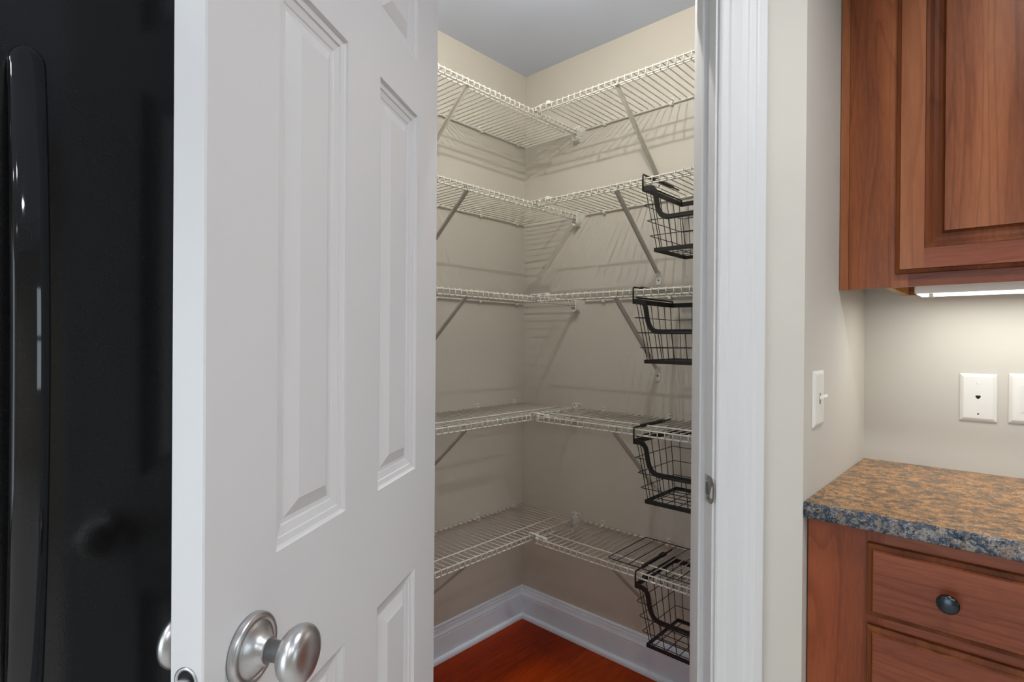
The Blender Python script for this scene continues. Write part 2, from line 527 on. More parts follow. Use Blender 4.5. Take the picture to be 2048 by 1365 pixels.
# ------------------------------------------------------------------ patio door behind the camera (daylight)
win = link('window_1', None, None, (1.35, -FAR, 0)); struct(win)
for x in (.40, 1.315, 1.35, 2.23):
    MB().box((x, -FAR - .08, .0), (x + .07, -FAR - .035, 2.06)).build('stile', 'trim', win)
for z in (0.0, 1.99):
    for x in (.47, 1.42):
        MB().box((x, -FAR - .08, z), (x + (.845 if x < 1 else .81), -FAR - .035, z + .07)).build('rail', 'trim', win)
for x0, x1 in ((.47, 1.315), (1.42, 2.23)):
    MB().box((x0, -FAR - .06, .07), (x1, -FAR - .056, 1.99)).build('pane', 'glass', win)

win = link('added_window', None, None, (FAR, -.625, .8)); struct(win)  # unseen window added to light the door face
for y in (-1.05, -.27):
    MB().box((FAR + .035, y, .8), (FAR + .08, y + .07, 2.1)).build('stile', 'trim', win)
for z in (.8, 1.42, 2.04):
    for y0, y1 in ((-.98, -.27),):
        MB().box((FAR + .035, y0, z), (FAR + .08, y1, z + .06)).build('rail', 'trim', win)
        if z < 2: MB().box((FAR + .055, y0, z + .06), (FAR + .059, y1, z + .62)).build('pane', 'glass', win)
MB().box((FAR - .03, -1.09, .775), (FAR + .035, -.16, .8)).build('sill', 'trim', win)

# ------------------------------------------------------------------ ceiling lamps
def downlight(x, y, lab):
    t = thing('recessed_downlight', lab, 'ceiling light', (x, y, H), 'recessed kitchen downlights')
    MB().lathe([(.098, 0), (.098, -.004), (.090, -.008), (.077, -.008), (.077, -.002), (.077, 0)], (x, y, H), (0, 0, 1), 32).build('trim_ring', 'trim', t)
    MB().lathe([(.075, -.0035), (.075, -.0055), (0, -.0055)], (x, y, H), (0, 0, 1), 32).build('lens', 'can', t)
    lamp('downlight_light', 'AREA', (x, y, H - .0085), (0, 0, 0), CAN, (.985, .99, 1.0), shape='DISK', size=.15, spread=math.radians(138))
for i, (x, y) in enumerate([(1.80, -1.12), (3.2, -1.95), (1.0, -2.95), (2.5, -2.8), (3.4, -3.6), (1.7, -4.0)]):
    downlight(x, y, 'round white recessed downlight in the kitchen ceiling')

LX, LY = .80, -.82
t = thing('pantry_lamp', 'bare bulb in a white holder on the pantry ceiling', 'ceiling light', (LX, LY, H))
MB().lathe([(.055, 0), (.055, -.012), (.035, -.03), (.024, -.05), (.022, -.072), (.018, -.075)], (LX, LY, H), (0, 0, 1), 28).build('lamp_holder', 'plastic', t)
MB().lathe([(.014, -.076), (.018, -.088), (.027, -.108), (.031, -.125), (.030, -.138), (.024, -.150), (.012, -.157), (0, -.158)], (LX, LY, H), (0, 0, 1), 24).build('bulb', 'glass', t)
lamp('bulb_light', 'POINT', (LX, LY, H - .128), (0, 0, 0), BULB, (1.0, .97, .90), shadow_soft_size=.008)

# ------------------------------------------------------------------ the open pantry door
DU = Vector((-.51634612, .85637999, 0)); DM = Vector((.85637999, .51634612, 0))   # along the leaf (towards the hinge), out of the inner face
DN = Vector((1.12182231, -1.69340941, 0)); DW, DT = .61, .035
def dx(p):                      # door local: x from latch edge, y out of inner face (negative = through the leaf), z up
    return DN + DU * p.x + DM * p.y + Vector((0, 0, p.z))
door = link('door_1', None, None, tuple(DN + DU * DW + Vector((0, 0, .012)))); struct(door, 'white six-panel pantry door standing open')
S0, S1, S2, S3 = .1045, .2545, .3525, .5055
ZR = [.012, .245, .8395, 1.018, 1.648, 1.745, 1.925, 2.045]
mb = MB(dx)
e = .0015
def stile(x0, x1, z0, z1, c0=0, c1=0):
    P = [(x0 + c0, 0), (x1 - c1, 0), (x1, -c1), (x1, -DT + c1), (x1 - c1, -DT), (x0 + c0, -DT), (x0, -DT + c0), (x0, -c0)]
    if not c0: P = [p for i, p in enumerate(P) if i not in (5, 7)] if False else P
    mb.prism(P, 2, z0, z1)
stile(0, S0, ZR[0], ZR[7], e, 1e-5); stile(S3, DW, ZR[0], ZR[7], 1e-5, e)
for z0, z1 in ((ZR[0], ZR[1]), (ZR[2], ZR[3]), (ZR[4], ZR[5]), (ZR[6], ZR[7])):
    mb.box((S0, 0, z0), (S3, -DT, z1))
for z0, z1 in ((ZR[1], ZR[2]), (ZR[3], ZR[4]), (ZR[5], ZR[6])):
    mb.box((S1, 0, z0), (S2, -DT, z1))
mb.build('door_leaf', 'door', door)
PROF = [(0, 0), (.0012, .0028), (.0035, .0045), (.0105, .0058), (.0112, .0074), (.0205, .0095), (.0225, .0108), (.0275, .0112), (.0290, .0104), (.0435, .0042), (.0460, .0030), (.0475, .0030)]
for z0, z1 in ((ZR[1], ZR[2]), (ZR[3], ZR[4]), (ZR[5], ZR[6])):
    for x0, x1 in ((S0, S1), (S2, S3)):
        for face in (0, 1):
            pm = MB(dx)
            pm.rects([(x0 + i, x1 - i, z0 + i, z1 - i, d) for i, d in PROF], True,
                     (lambda x, z, d: (x, -d, z)) if face == 0 else (lambda x, z, d: (x, -DT + d, z)))
            pm.build('panel', 'door', door)
KS, KZ = .0625, .938
def knobset(sign, nm_label, kf=1.0):
    ax = DM * sign
    base = DN + DU * KS + Vector((0, 0, KZ)) + DM * (0 if sign > 0 else -DT)
    k = MB().lathe([(a, b * kf) for a, b in [(.0105, .020), (.0105, .0375), (.0135, .0385), (.019, .041), (.0245, .0455), (.0278, .051), (.0288, .056), (.0278, .0605), (.0245, .0645), (.019, .067), (.010, .0685), (0, .0690)]], base, ax, 40).build('knob', 'nickel', door)
    k['label'] = nm_label
    MB().lathe([(.0342, .0), (.0345, .003), (.0342, .0065), (.0325, .0085), (.0300, .0092), (.0282, .0088), (.0275, .0078), (.0262, .0080), (.0225, .0105), (.0180, .0140), (.0150, .0175), (.0135, .0215), (.0122, .0232), (.0116, .0225)], base, ax, 48).build('rose', 'nickel', k)
    MB().box((-.0025, -.003, -.0006), (.0025, .003, .0012)).build('release_slot', 'hole', k).matrix_world = Matrix.Translation(base + DU * -.0335 + Vector((0, 0, -.009)) + ax * .003) @ Matrix((DU, Vector((0, 0, 1)), ax)).transposed().to_4x4()
knobset(1, 'satin nickel knob facing the camera'); knobset(-1, 'satin nickel knob on the far side', .80)
# drive-in latch on the door edge
lb = DN + DM * (-DT / 2) + Vector((0, 0, KZ + .0025))
la = MB().lathe([(.0122, -.002), (.0122, .0006), (.0112, .0012), (.0092, .0012), (.0088, .0002), (.0080, .0002)], lb, -DU, 32).build('latch', 'nickel', door)
MB().lathe([(.0086, 0), (.0086, .0004), (0, .0004)], lb - DU * -.0, -DU, 24).build('latch_face', 'hole', la)
bm_ = MB()
P = []
for k in range(13):
    an = math.pi * k / 12
    P.append((.0068 * math.cos(an), .0068 * math.sin(an)))
vs = [lb - DU * .0003 + DM * a + Vector((0, 0, b - .003)) for a, b in P] + [lb - DU * (.0095 - .006 * (a + .0068) / .0136) + DM * a + Vector((0, 0, b - .003)) for a, b in P]
n = len(P)
bm_.add(vs, [tuple(range(n)), tuple(range(n, 2 * n))[::-1]] + [(i, (i + 1) % n, n + (i + 1) % n, n + i) for i in range(n)])
bm_.build('latch_bolt', 'nickel', la)
# hinges on the far edge
for z in (.25, 1.02, 1.80):
    MB().tube([DN + DU * (DW + .004) + DM * (-DT - .004) + Vector((0, 0, z - .044)), DN + DU * (DW + .004) + DM * (-DT - .004) + Vector((0, 0, z + .044))], .006, 12).build('hinge', 'nickel', door)

# ------------------------------------------------------------------ wire shelves
DEP = .298          # front of the shelf
PITCH = .0254
LEVELS = [2.117, 1.767, 1.413, .966, .510]
def frameL(a, b, z): return Vector((b, -a, z))      # left wall: a runs away from the corner, b out from the wall
def frameR(a, b, z): return Vector((a, -b, z))
RW, RR = .00185, .0028

def shelf(fr, a0, a1, name, label, group, brace_at, clips, anchor_at=None, joiner=None):
    base = fr((a0 + a1) / 2, 0, 0)
    t = thing(name, label, 'shelf', tuple(base), group)
    # one deck wire, shared by all copies
    d0 = fr(0, 0, 0)
    w = MB().tube([fr(0, .005, 0), fr(0, DEP - .010, .0002), fr(0, DEP - .001, .0022), fr(0, DEP + .0028, .0008), fr(0, DEP + .0046, -.0030), fr(0, DEP + .0046, -.0225)], RW, 6).mesh('deck_wire', 'wire')
    k = 0; a = a0 + .008
    while a < a1 - .004:
        link('deck_wire', w, t, fr(a, 0, 0) - base); a += PITCH
    def rail(nm, b, z, s0=0, s1=0, r=RR):
        MB().tube([fr(a0 + s0, b, z), fr(a0 + s0 + .0015, b, z), fr(a1 - s1, b, z)], [r * .7, r, r], 8).build(nm, 'wire', t)
    rail('back_rail', .0075, -.0042, .004, 0, .0032)
    rail('middle_rail', .240, .0040, .012)
    rail('front_rail', DEP, -.0026)
    rail('lip_rail', DEP + .0002, -.0205)
    # support braces: folded channel from the lip down to a screwed foot on the wall
    for ba in brace_at:
        p0 = (DEP - .004, -.021); p1 = (.007, -.268)
        L = math.hypot(p1[0] - p0[0], p1[1] - p0[1]); tx = ((p1[0] - p0[0]) / L, (p1[1] - p0[1]) / L); nx = (-tx[1], tx[0])
        mb = MB(); sec = [(-.0082, 0), (-.0082, .0055), (-.0070, .0055), (-.0060, .0012), (.0060, .0012), (.0070, .0055), (.0082, .0055), (.0082, 0)]
        vs = []
        for p in (p0, p1):
            for s_, h in sec:
                vs.append(fr(ba + s_, p[0] + nx[0] * h, p[1] + nx[1] * h))
        n = len(sec)
        mb.add(vs, [tuple(range(n)), tuple(range(n, 2 * n))[::-1]] + [(i, (i + 1) % n, n + (i + 1) % n, n + i) for i in range(n)])
        br = mb.build('support_brace', 'brace', t)
        mb = MB()
        pts = [(.0005, -.262), (.0005, -.312), (.0030, -.314), (.0046, -.312), (.0036, -.285), (.0125, -.262)]
        vs = [fr(ba + s_, *p) for s_ in (-.0085, .0085) for p in pts]; n = len(pts)
        mb.add(vs, [tuple(range(n)), tuple(range(n, 2 * n))[::-1]] + [(i, (i + 1) % n, n + (i + 1) % n, n + i) for i in range(n)])
        ft = mb.build('brace_foot', 'plastic', br)
        ax = fr(0, 1, 0) - fr(0, 0, 0)
        MB().lathe([(.0045, .003), (.0043, .0058), (.0028, .0076), (0, .008)], fr(ba, 0, -.294), ax, 14).build('screw', 'screw', br)
        MB().add([fr(ba + sx * .0055, DEP + b_, z) for sx in (-1, 1) for b_, z in ((-.010, -.019), (-.0035, -.019), (-.0035, -.006), (-.010, -.004))],
                 [(0, 1, 2, 3), (7, 6, 5, 4), (0, 4, 5, 1), (1, 5, 6, 2), (2, 6, 7, 3), (3, 7, 4, 0)]).build('brace_hook', 'brace', br)
    # wall clips holding the back rail
    for ca in clips:
        mb = MB()
        def bx(a_, b_): mb.add([fr(*p) for p in [(a_[0], a_[1], a_[2]), (b_[0], a_[1], a_[2]), (b_[0], b_[1], a_[2]), (a_[0], b_[1], a_[2]), (a_[0], a_[1], b_[2]), (b_[0], a_[1], b_[2]), (b_[0], b_[1], b_[2]), (a_[0], b_[1], b_[2])]],
                                  [(0, 3, 2, 1), (4, 5, 6, 7), (0, 1, 5, 4), (1, 2, 6, 5), (2, 3, 7, 6), (3, 0, 4, 7)])
        bx((ca - .0065, .0, -.001), (ca + .0065, .0034, .0165))
        bx((ca - .0055, .0, -.0115), (ca + .0055, .0032, -.001))
        bx((ca - .0055, .0032, -.0118), (ca + .0055, .0135, -.0085))
        bx((ca - .0055, .0112, -.0085), (ca + .0055, .0140, -.0030))
        cl = mb.build('wall_clip', 'plastic', t)
        MB().lathe([(.0030, .0030), (.0028, .0044), (0, .0050)], fr(ca, 0, .0095), fr(0, 1, 0) - fr(0, 0, 0), 10).build('clip_screw', 'screw', cl)
    if anchor_at is not None:     # end bracket on the neighbouring wall that cradles the lip (left shelves)
        bq = DEP + .0035
        mb = MB()
        # wall plate with rounded ears, in the X-Z plane at Y = 0
        P = []
        for k in range(9):
            an = math.pi * k / 8; P.append((bq - .002 + .0235 * math.cos(an), .0140 + .0085 * math.sin(an)))
        P += [(bq - .0165, .008), (bq - .0165, -.048), (bq + .0125, -.048), (bq + .0125, .008)]
        vs = [Vector((p[0], y, p[1])) for y in (0, -.0035) for p in P]; n = len(P)
        mb.add(vs, [tuple(range(n)), tuple(range(n, 2 * n))[::-1]] + [(i, (i + 1) % n, n + (i + 1) % n, n + i) for i in range(n)])
        an_ = mb.build('end_bracket', 'plastic', t)
        mb = MB()
        U = []
        for k in range(13):
            an = -math.pi * k / 12
            U.append((bq + .0000 + .0125 * math.cos(an), -.035 + .0125 * math.sin(an)))
        outer = [(bq + .0125, .006)] + U + [(bq - .0125, -.026)]
        inner = [(x + (-.0026 if x > bq else .0026) * min(1, abs(x - bq) / .006), z if i in (0, len(outer) - 1) else z + .0026 * max(0, (-.035 - z) / .0125)) for i, (x, z) in enumerate(outer)]
        P = outer + inner[::-1]; n = len(P)
        vs = [Vector((p[0], y, p[1])) for y in (-.0030, -.034) for p in P]
        fs = [(i, (i + 1) % n, n + (i + 1) % n, n + i) for i in range(n)]
        m_ = len(outer)
        for i in range(m_ - 1):
            fs += [(i, i + 1, n - 2 - i, n - 1 - i), (n + i, n + i + 1, n + n - 2 - i, n + n - 1 - i)]
        mb.add(vs, fs)
        mb.build('cradle', 'plastic', an_)
        for sx in (-.013, .010):
            MB().lathe([(.0032, .0025), (.0030, .0045), (0, .0052)], (bq + sx, 0, .0125), (0, -1, 0), 10).build('bracket_screw', 'screw', an_)
    if joiner:                    # white clip that hangs the right shelf on the lip of the left one
        mb = MB()
        x0 = DEP - .006
        mb.box((x0, -.2905, .0045), (x0 + .040, -.2785, .0085), .0012)
        mb.box((x0 + .036, -.2965, .0035), (x0 + .088, -.2835, .0075), .0012)
        mb.box((x0 + .078, -.3040, -.0045), (x0 + .092, -.2900, .0090), .0015)
        mb.box((x0 - .002, -.2905, -.0055), (x0 + .0030, -.2785, .0085), .001)
        mb.box((x0 + .0135, -.2905, -.0060), (x0 + .0170, -.2785, .0085), .001)
        mb.build('joiner_clip', 'plastic', t)
        for z in (-.0026, -.0205):
            MB().lathe([(.0036, -.002), (.0040, 0), (.0038, .007), (.0030, .0085)], fr(a0 - .001, DEP, z), fr(1, 0, 0) - fr(0, 0, 0), 10).build('end_cap', 'plastic', t)
    return t

words5 = ['topmost of five', 'second from the ceiling', 'middle one of five', 'second from the floor', 'lowest of five']
sl = shelf(frameL, .010, 1.190, 'wire_shelf', '', 'wire shelves on the left pantry wall', (.625, 1.12), (.060, .285, .52, .78, 1.04), anchor_at=True)
sr = shelf(frameR, .336, 1.198, 'wire_shelf', '', 'wire shelves on the right pantry wall', (.668, 1.10), (.432, .717, 1.00), joiner=True)
for i, z in enumerate(LEVELS):
    for src, wall in ((sl, 'left'), (sr, 'right')):
        o = src if i == 0 else copy_tree(src)
        o.location.z = z
        if wall == 'left':
            o['label'] = 'white wire shelf on the left pantry wall, ' + words5[i]
        else:
            o['label'] = 'white wire shelf on the right pantry wall, ' + words5[i]

# ------------------------------------------------------------------ black wire baskets
def basket(x0, zdeck, label):
    """hangs from the front of a right-hand shelf; x0 = left side of the rim"""
    Wd, Dp, Hh = .385, .272, .200
    yF, yB = -.3150, -.3150 + Dp
    zt = zdeck - .047              # underside of the rim band
    tp = .027                      # taper per side
    t = thing('wire_basket', label, 'basket', (x0 + Wd / 2, (yF + yB) / 2, zt - Hh), 'black wire baskets under the shelves')
    zr = zt + .008                 # centre line of rim band
    x1 = x0 + Wd
    RB = .0013
    def side_pt(f, px, py):        # f = 0 rim .. 1 base ; px,py rim position -> tapered position
        cx, cy = (x0 + x1) / 2, (yF + yB) / 2
        sx = 1 - 2 * tp / Wd * f; sy = 1 - 2 * tp / Dp * f
        return Vector((cx + (px - cx) * sx, cy + (py - cy) * sy, zr - f * (Hh - .008)))
    # rim on the two sides and the back: flat band
    MB().box((x0, yF, zt), (x0 + .003, yB, zt + .016)).box((x1 - .003, yF, zt), (x1, yB, zt + .016)).box((x0, yB - .003, zt), (x1, yB, zt + .016)).build('rim', 'black_wire', t)
    MB().tube([(x0 + .0015, yF + .02, zt + .0215), (x0 + .0015, yB - .004, zt + .0215), (x0 + .0015, yB - .0015, zt + .015)], .0026, 8).build('rim_rod', 'black_wire', t)
    # front band: short shoulder, S-curve down, straight low edge, mirrored on the right
    fp = []
    sh = [(0, 0), (.020, .0), (.029, -.0015), (.0365, -.006), (.0415, -.0125), (.044, -.021), (.0455, -.034), (.047, -.050), (.0490, -.064), (.0530, -.0770), (.0590, -.0870), (.0670, -.0935), (.0770, -.0965), (.09, -.0972)]
    left = [(x0 + a, b) for a, b in sh]; right = [(x1 - a, b) for a, b in sh[::-1]]
    for x, dz in left + right:
        p = side_pt(-dz / (Hh - .008), x, yF)
        fp.append((x, p.y, zr + dz))
    fwd = Vector((0, -1, 0))
    MB().band(fp, fwd, .0155, .0032).build('front_band', 'black_wire', t)
    # base frame
    A = [side_pt(1, x, y) for x, y in ((x0, yF), (x1, yF), (x1, yB), (x0, yB))]
    zb = A[0].z
    b0, b1 = A[0], A[2]
    fr_ = MB()
    fr_.box((b0.x, b0.y, zb - .006), (b1.x, b0.y + .003, zb + .006)).box((b0.x, b1.y - .003, zb - .006), (b1.x, b1.y, zb + .006))
    fr_.box((b0.x, b0.y, zb - .006), (b0.x + .003, b1.y, zb + .006)).box((b1.x - .003, b0.y, zb - .006), (b1.x, b1.y, zb + .006))
    fr_.build('base_frame', 'black_wire', t)
    # upright wires, bent in under the base as floor wires
    def zf(x):                     # height of the front band above x
        for (xa, za), (xb, zb_) in zip(left[:-1], left[1:]):
            if xa <= x <= xb: return za + (zb_ - za) * (x - xa) / max(1e-6, xb - xa)
        if x > right[0][0]:
            for (xa, za), (xb, zb_) in zip(right[:-1], right[1:]):
                if xa <= x <= xb: return za + (zb_ - za) * (x - xa) / max(1e-6, xb - xa)
        return -.0972
    nF, nS = 8, 6
    for k in range(nF):
        x = x0 + .024 + (Wd - .048) * k / (nF - 1)
        f0 = -zf(x) / (Hh - .008)
        pf = [side_pt(f0, x, yF), side_pt(1, x, yF)]
        pb = [side_pt(1, x, yB), side_pt(0, x, yB)]
        MB().tube([pf[0], pf[1] + Vector((0, .001, .008)), pf[1] + Vector((0, .008, 0)), pb[0] + Vector((0, -.008, 0)), pb[0] + Vector((0, -.001, .008)), pb[1]], RB, 6).build('basket_wire', 'black_wire', t)
    for k in range(nS):
        y = yF + .020 + (Dp - .040) * k / (nS - 1)
        a, b = side_pt(0, x0 + .001, y), side_pt(1, x0, y); c_, d = side_pt(1, x1, y), side_pt(0, x1 - .001, y)
        MB().tube([a, b + Vector((.001, 0, .008)), b + Vector((.008, 0, .0024)), c_ + Vector((-.008, 0, .0024)), c_ + Vector((-.001, 0, .008)), d], RB, 6).build('basket_wire', 'black_wire', t)
    # three hoops round the body
    for f in (.27, .52, .77):
        pad = .0055
        pts = [side_pt(f, x, y) for x, y in ((x0 - pad, yF - pad * .6), (x0 - pad, yB + pad * .3), (x1 + pad, yB + pad * .3), (x1 + pad, yF - pad * .6))]
        if f < .5:                # the low front edge interrupts the upper hoop
            p_in = side_pt(f, x0 + .047, yF - .001); q_in = side_pt(f, x1 - .047, yF - .001)
            path = [p_in, pts[0] + Vector((.006, 0, 0)), pts[0] + Vector((0, .004, 0)), pts[1], pts[2], pts[3] + Vector((0, .004, 0)), pts[3] + Vector((-.006, 0, 0)), q_in]
        else:
            path = [pts[3] + Vector((-.03, 0, 0)), pts[0] + Vector((.006, 0, 0)), pts[0] + Vector((0, .004, 0)), pts[1], pts[2], pts[3] + Vector((0, .004, 0)), pts[3] + Vector((-.006, 0, 0)), pts[3] + Vector((-.03, 0, 0))]
        MB().tube(path, RB, 6).build('basket_hoop', 'black_wire', t)
    # hanging arms: rod up in front of the lip, over the deck, thicker grip lying on the wires
    for sx, xa in ((1, x0 + .002), (-1, x1 - .002)):
        zd = zdeck + .0062
        ar = MB().tube([(xa, yF - .0005, zt + .002), (xa, yF - .0015, zd - .004), (xa, yF + .0015, zd), (xa, yF + .05, zd), (xa, yF + .245, zd)], .0028, 8).build('hanging_arm', 'black_wire', t)
        MB().box((xa - .0055, yF + .045, zd - .0035), (xa + .0055, yF + .185, zd + .0050), .002).build('arm_grip', 'black_wire', ar)
        MB().box((xa - .0085, yF + .165, zd - .0030), (xa + .0085, yF + .195, zd + .0060), .002).build('arm_stop', 'black_wire', ar)
    return t
basket(.775, LEVELS[1], 'black wire basket hung highest, under the second shelf from the ceiling')
basket(.744, LEVELS[2], 'black wire basket hung at eye level under the middle shelf')
basket(.750, LEVELS[3], 'black wire basket hung under the second shelf from the floor')
basket(.760, LEVELS[4], 'black wire basket hung lowest, just above the baseboard')

t = thing('wire_rack', 'flat black wire rack lying on the lowest right-hand shelf', 'rack', (.89, -.165, LEVELS[4]))
zz = LEVELS[4] + .0135
MB().tube([(.646, -.292, zz), (.646, -.042, zz), (1.15, -.042, zz), (1.15, -.300, zz), (.655, -.300, zz), (.646, -.292, zz)], .0016, 6).build('rack_frame', 'black_wire', t)
for k in range(1, 12):
    x = .646 + .042 * k
    MB().tube([(x, -.300, zz + .003), (x, -.042, zz + .003)], .0013, 6).build('rack_wire', 'black_wire', t)

# ------------------------------------------------------------------ refrigerator
FX = .8215                        # plane of the refrigerator doors
FY0, FY1, FYM = -1.378, -2.288, -1.833
fr = thing('refrigerator', 'black textured refrigerator with a bowed glossy handle, left of the pantry door', 'refrigerator', (.43, (FY0 + FY1) / 2, 0))
MB().box((.06, FY0, .02), (.755, FY1, 1.745), .004).build('body', 'fridge', fr)
for ya, yb in ((FY0, FYM + .003), (FYM - .003, FY1)):
    MB().box((.765, ya, .735), (FX, yb, 1.752), .007).build('upper_door', 'fridge', fr)
MB().box((.765, FY0, .075), (FX, FY1, .727), .007).build('freezer_drawer', 'fridge', fr)
MB().box((.70, FY0 + .01, .0), (.775, FY1 - .01, .07)).build('toe_grille', 'fridge_gloss', fr)
MB().box((.752, FY0 + .004, .08), (.768, FY1 - .004, 1.745)).build('gasket', 'hole', fr)
def bow_handle(yc, hw):
    """bowed bar, rounded cross-section, standing off the door between its two ends"""
    mb = MB(); n = 64; seg = 28
    zt_, zb_ = 1.574, .835
    vs = []
    for i in range(n + 1):
        tt = .5 - .5 * math.cos(math.pi * i / n)
        z = zt_ + (zb_ - zt_) * tt
        sft = .010 + .050 * math.sin(math.pi * tt) ** .75
        k = min(tt, 1 - tt) * (zt_ - zb_)
        w = hw * min(1, math.sqrt(max(0.0, 1 - (1 - min(1, k / .018)) ** 2)) * .98 + .02)
        th = .0095
        for s in range(seg):
            an = 2 * math.pi * s / seg
            cx, sy = math.cos(an), math.sin(an)
            px = math.copysign(abs(cx) ** .7, cx) * th; py = math.copysign(abs(sy) ** .55, sy) * w
            vs.append((FX + sft + px, yc + py, z))
    fs = [tuple(range(seg))[::-1], tuple(n * seg + k for k in range(seg))]
    mb.add(vs, fs)
    o = len(mb.v) - len(vs)
    for i in range(n):
        for k in range(seg):
            k2 = (k + 1) % seg
            mb.f.append([o + i * seg + k, o + i * seg + k2, o + (i + 1) * seg + k2, o + (i + 1) * seg + k]); mb.s.append(True)
    h = mb.build('handle', 'fridge_gloss', fr)
    for z in (zt_ - .03, zb_ + .03):
        MB().box((FX - .001, yc - hw * .7, z - .018), (FX + .022, yc + hw * .7, z + .018), .003).build('handle_mount', 'fridge_gloss', h)
    return h
bow_handle(-1.7855, .0165)['label'] = 'bowed glossy black door handle'
bow_handle(-1.882, .0165)

# ------------------------------------------------------------------ base cabinets and counter
X0 = XS + .0015
YB = -.577                        # face frame plane of the base cabinet
ct = thing('countertop', 'speckled brown granite countertop with blue window reflection painted on its front edge', 'countertop', (2.03, -.30, .88))
MB().box((XS + .0005, YC + .0065, .8805), (2.75, -.0045, .914), .001).build('slab', 'granite', ct)
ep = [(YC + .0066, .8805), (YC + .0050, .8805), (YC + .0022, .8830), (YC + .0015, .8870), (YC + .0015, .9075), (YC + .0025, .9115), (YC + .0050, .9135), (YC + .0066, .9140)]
MB().prism(ep, 0, XS + .0005, 2.75, True).build('front_edge', 'granite_blue_sheen', ct)  # separate strip that carries the painted blue reflection

bc = thing('base_cabinet', 'reddish cherry base cabinet with a stack of drawers under the granite', 'cabinet', (1.60, -.3, 0))
MB().box((1.40, YB + .019, .10), (1.86, -.005, .8795)).build('body', 'cab_side', bc)
MB().box((XS + .003, YB, .0), (1.423, YB + .019, .8795)).build('filler_panel', 'cab_b', bc)
MB().box((1.423, YB, .10), (1.462, YB + .019, .8795)).build('face_stile', 'cab_b', bc)
MB().box((1.822, YB, .10), (1.86, YB + .019, .8795)).build('face_stile', 'cab_b', bc)
for z0, z1 in ((.835, .8795), (.680, .722), (.385, .425), (.10, .135)):
    MB().box((1.462, YB, z0), (1.822, YB + .019, z1)).build('face_rail', 'cab_h', bc)
MB().box((1.40, YB + .06, .0), (1.86, YB + .075, .10)).build('toe_kick', 'cab_h', bc)

def slab(x0, x1, z0, z1, yback, prof, mk_parent, name, mat):
    """bevelled slab front: prof = (inset, y proud of face)"""
    mb = MB()
    mb.rects([(x0 + i, x1 - i, z0 + i, z1 - i, d) for i, d in prof], True, lambda x, z, d: (x, yback - d, z), range(0, len(prof) - 1))
    e_ = [(x0, yback, z0), (x1, yback, z0), (x1, yback, z1), (x0, yback, z1)]
    mb.add(e_, [(0, 1, 2, 3)])
    return mb.build(name, mat, mk_parent)
DRW = [(0, .0005), (0, .0085), (.0012, .0105), (.0088, .0130), (.0100, .0165), (.0115, .0190), (.0125, .0193)]
for i, (z0, z1) in enumerate(((.7100, .8525), (.4140, .6905), (.1220, .3950))):
    d = slab(1.4345, 1.850, z0, z1, YB, DRW, bc, 'drawer', 'cab_h')
    zc_ = (z0 + z1) / 2 if i == 0 else z1 - .10
    kx = 1.5635 if i == 0 else 1.6422
    if i == 0:
        k = MB().lathe([(.0062, 0), (.0055, .006), (.0060, .012), (.0125, .0165), (.0165, .0195), (.0172, .0215), (.0155, .0240), (.0105, .0262), (.0045, .0272), (0, .0274)], (kx, YB - .0190, .7820), (0, -1, 0), 32).build('knob', 'knobblack', d)
    for kk in ((1.7255,) if i == 0 else (1.5635, 1.7255)):
        MB().lathe([(.0062, 0), (.0055, .006), (.0060, .012), (.0125, .0165), (.0165, .0195), (.0172, .0215), (.0155, .0240), (.0105, .0262), (.0045, .0272), (0, .0274)], (kk, YB - .0190, .7820 if i == 0 else (z0 + z1) / 2), (0, -1, 0), 32).build('knob', 'knobblack', d)
# neighbour unit, beyond the right edge of the picture
b2 = thing('base_cabinet', 'plain cherry base cabinet continuing past the drawers', 'cabinet', (2.30, -.3, 0))
MB().box((1.8605, YB, .10), (2.72, -.005, .8795)).build('body', 'cab_b', b2)
MB().box((1.8605, YB + .06, 0), (2.72, -.05, .10)).build('toe_kick', 'cab_h', b2)
for x0, x1 in ((1.885, 2.28), (2.30, 2.695)):
    slab(x0, x1, .122, .8525, YB, DRW, b2, 'cabinet_door', 'cab_v')

# ------------------------------------------------------------------ wall cabinet
YU, ZU, ZT = -.3102, 1.379, 2.29
uc = thing('wall_cabinet', 'cherry wall cabinet with a raised-panel door above the counter', 'cabinet', (1.63, -.155, ZU))
MB().box((XS + .0015, YU - .0055, ZU - .001), (1.3425, YU + .016, ZT)).build('scribe_strip', 'cab_v2', uc)
MB().box((1.3428, YU, ZU), (1.4245, YU + .019, ZT)).build('filler_panel', 'cab_v', uc)
MB().box((1.4247, YU, ZU), (1.4620, YU + .019, ZT)).build('face_stile', 'cab_v', uc)
MB().box((1.838, YU, ZU), (1.876, YU + .019, ZT)).build('face_stile', 'cab_v', uc)
MB().box((1.462, YU, ZU), (1.838, YU + .019, ZU + .038)).build('face_rail', 'cab_h', uc)
MB().box((1.462, YU, ZT - .04), (1.838, YU + .019, ZT)).build('face_rail', 'cab_h', uc)
MB().box((1.4130, YU + .0195, ZU + .0005), (1.4290, -.0045, ZT)).build('side_panel', 'cab_side', uc)
MB().box((1.860, YU + .0195, ZU + .0005), (1.876, -.0045, ZT)).build('side_panel', 'cab_side', uc)
MB().box((1.4292, YU + .0195, ZU + .022), (1.8598, -.022, ZU + .036)).build('bottom_panel', 'cab_side', uc)
MB().box((1.4292, -.021, ZU + .0005), (1.8598, -.0045, ZT)).build('back_panel', 'cab_h', uc)
MB().box((1.4292, YU + .0195, ZT - .016), (1.8598, -.0215, ZT)).build('top_panel', 'cab_side', uc)
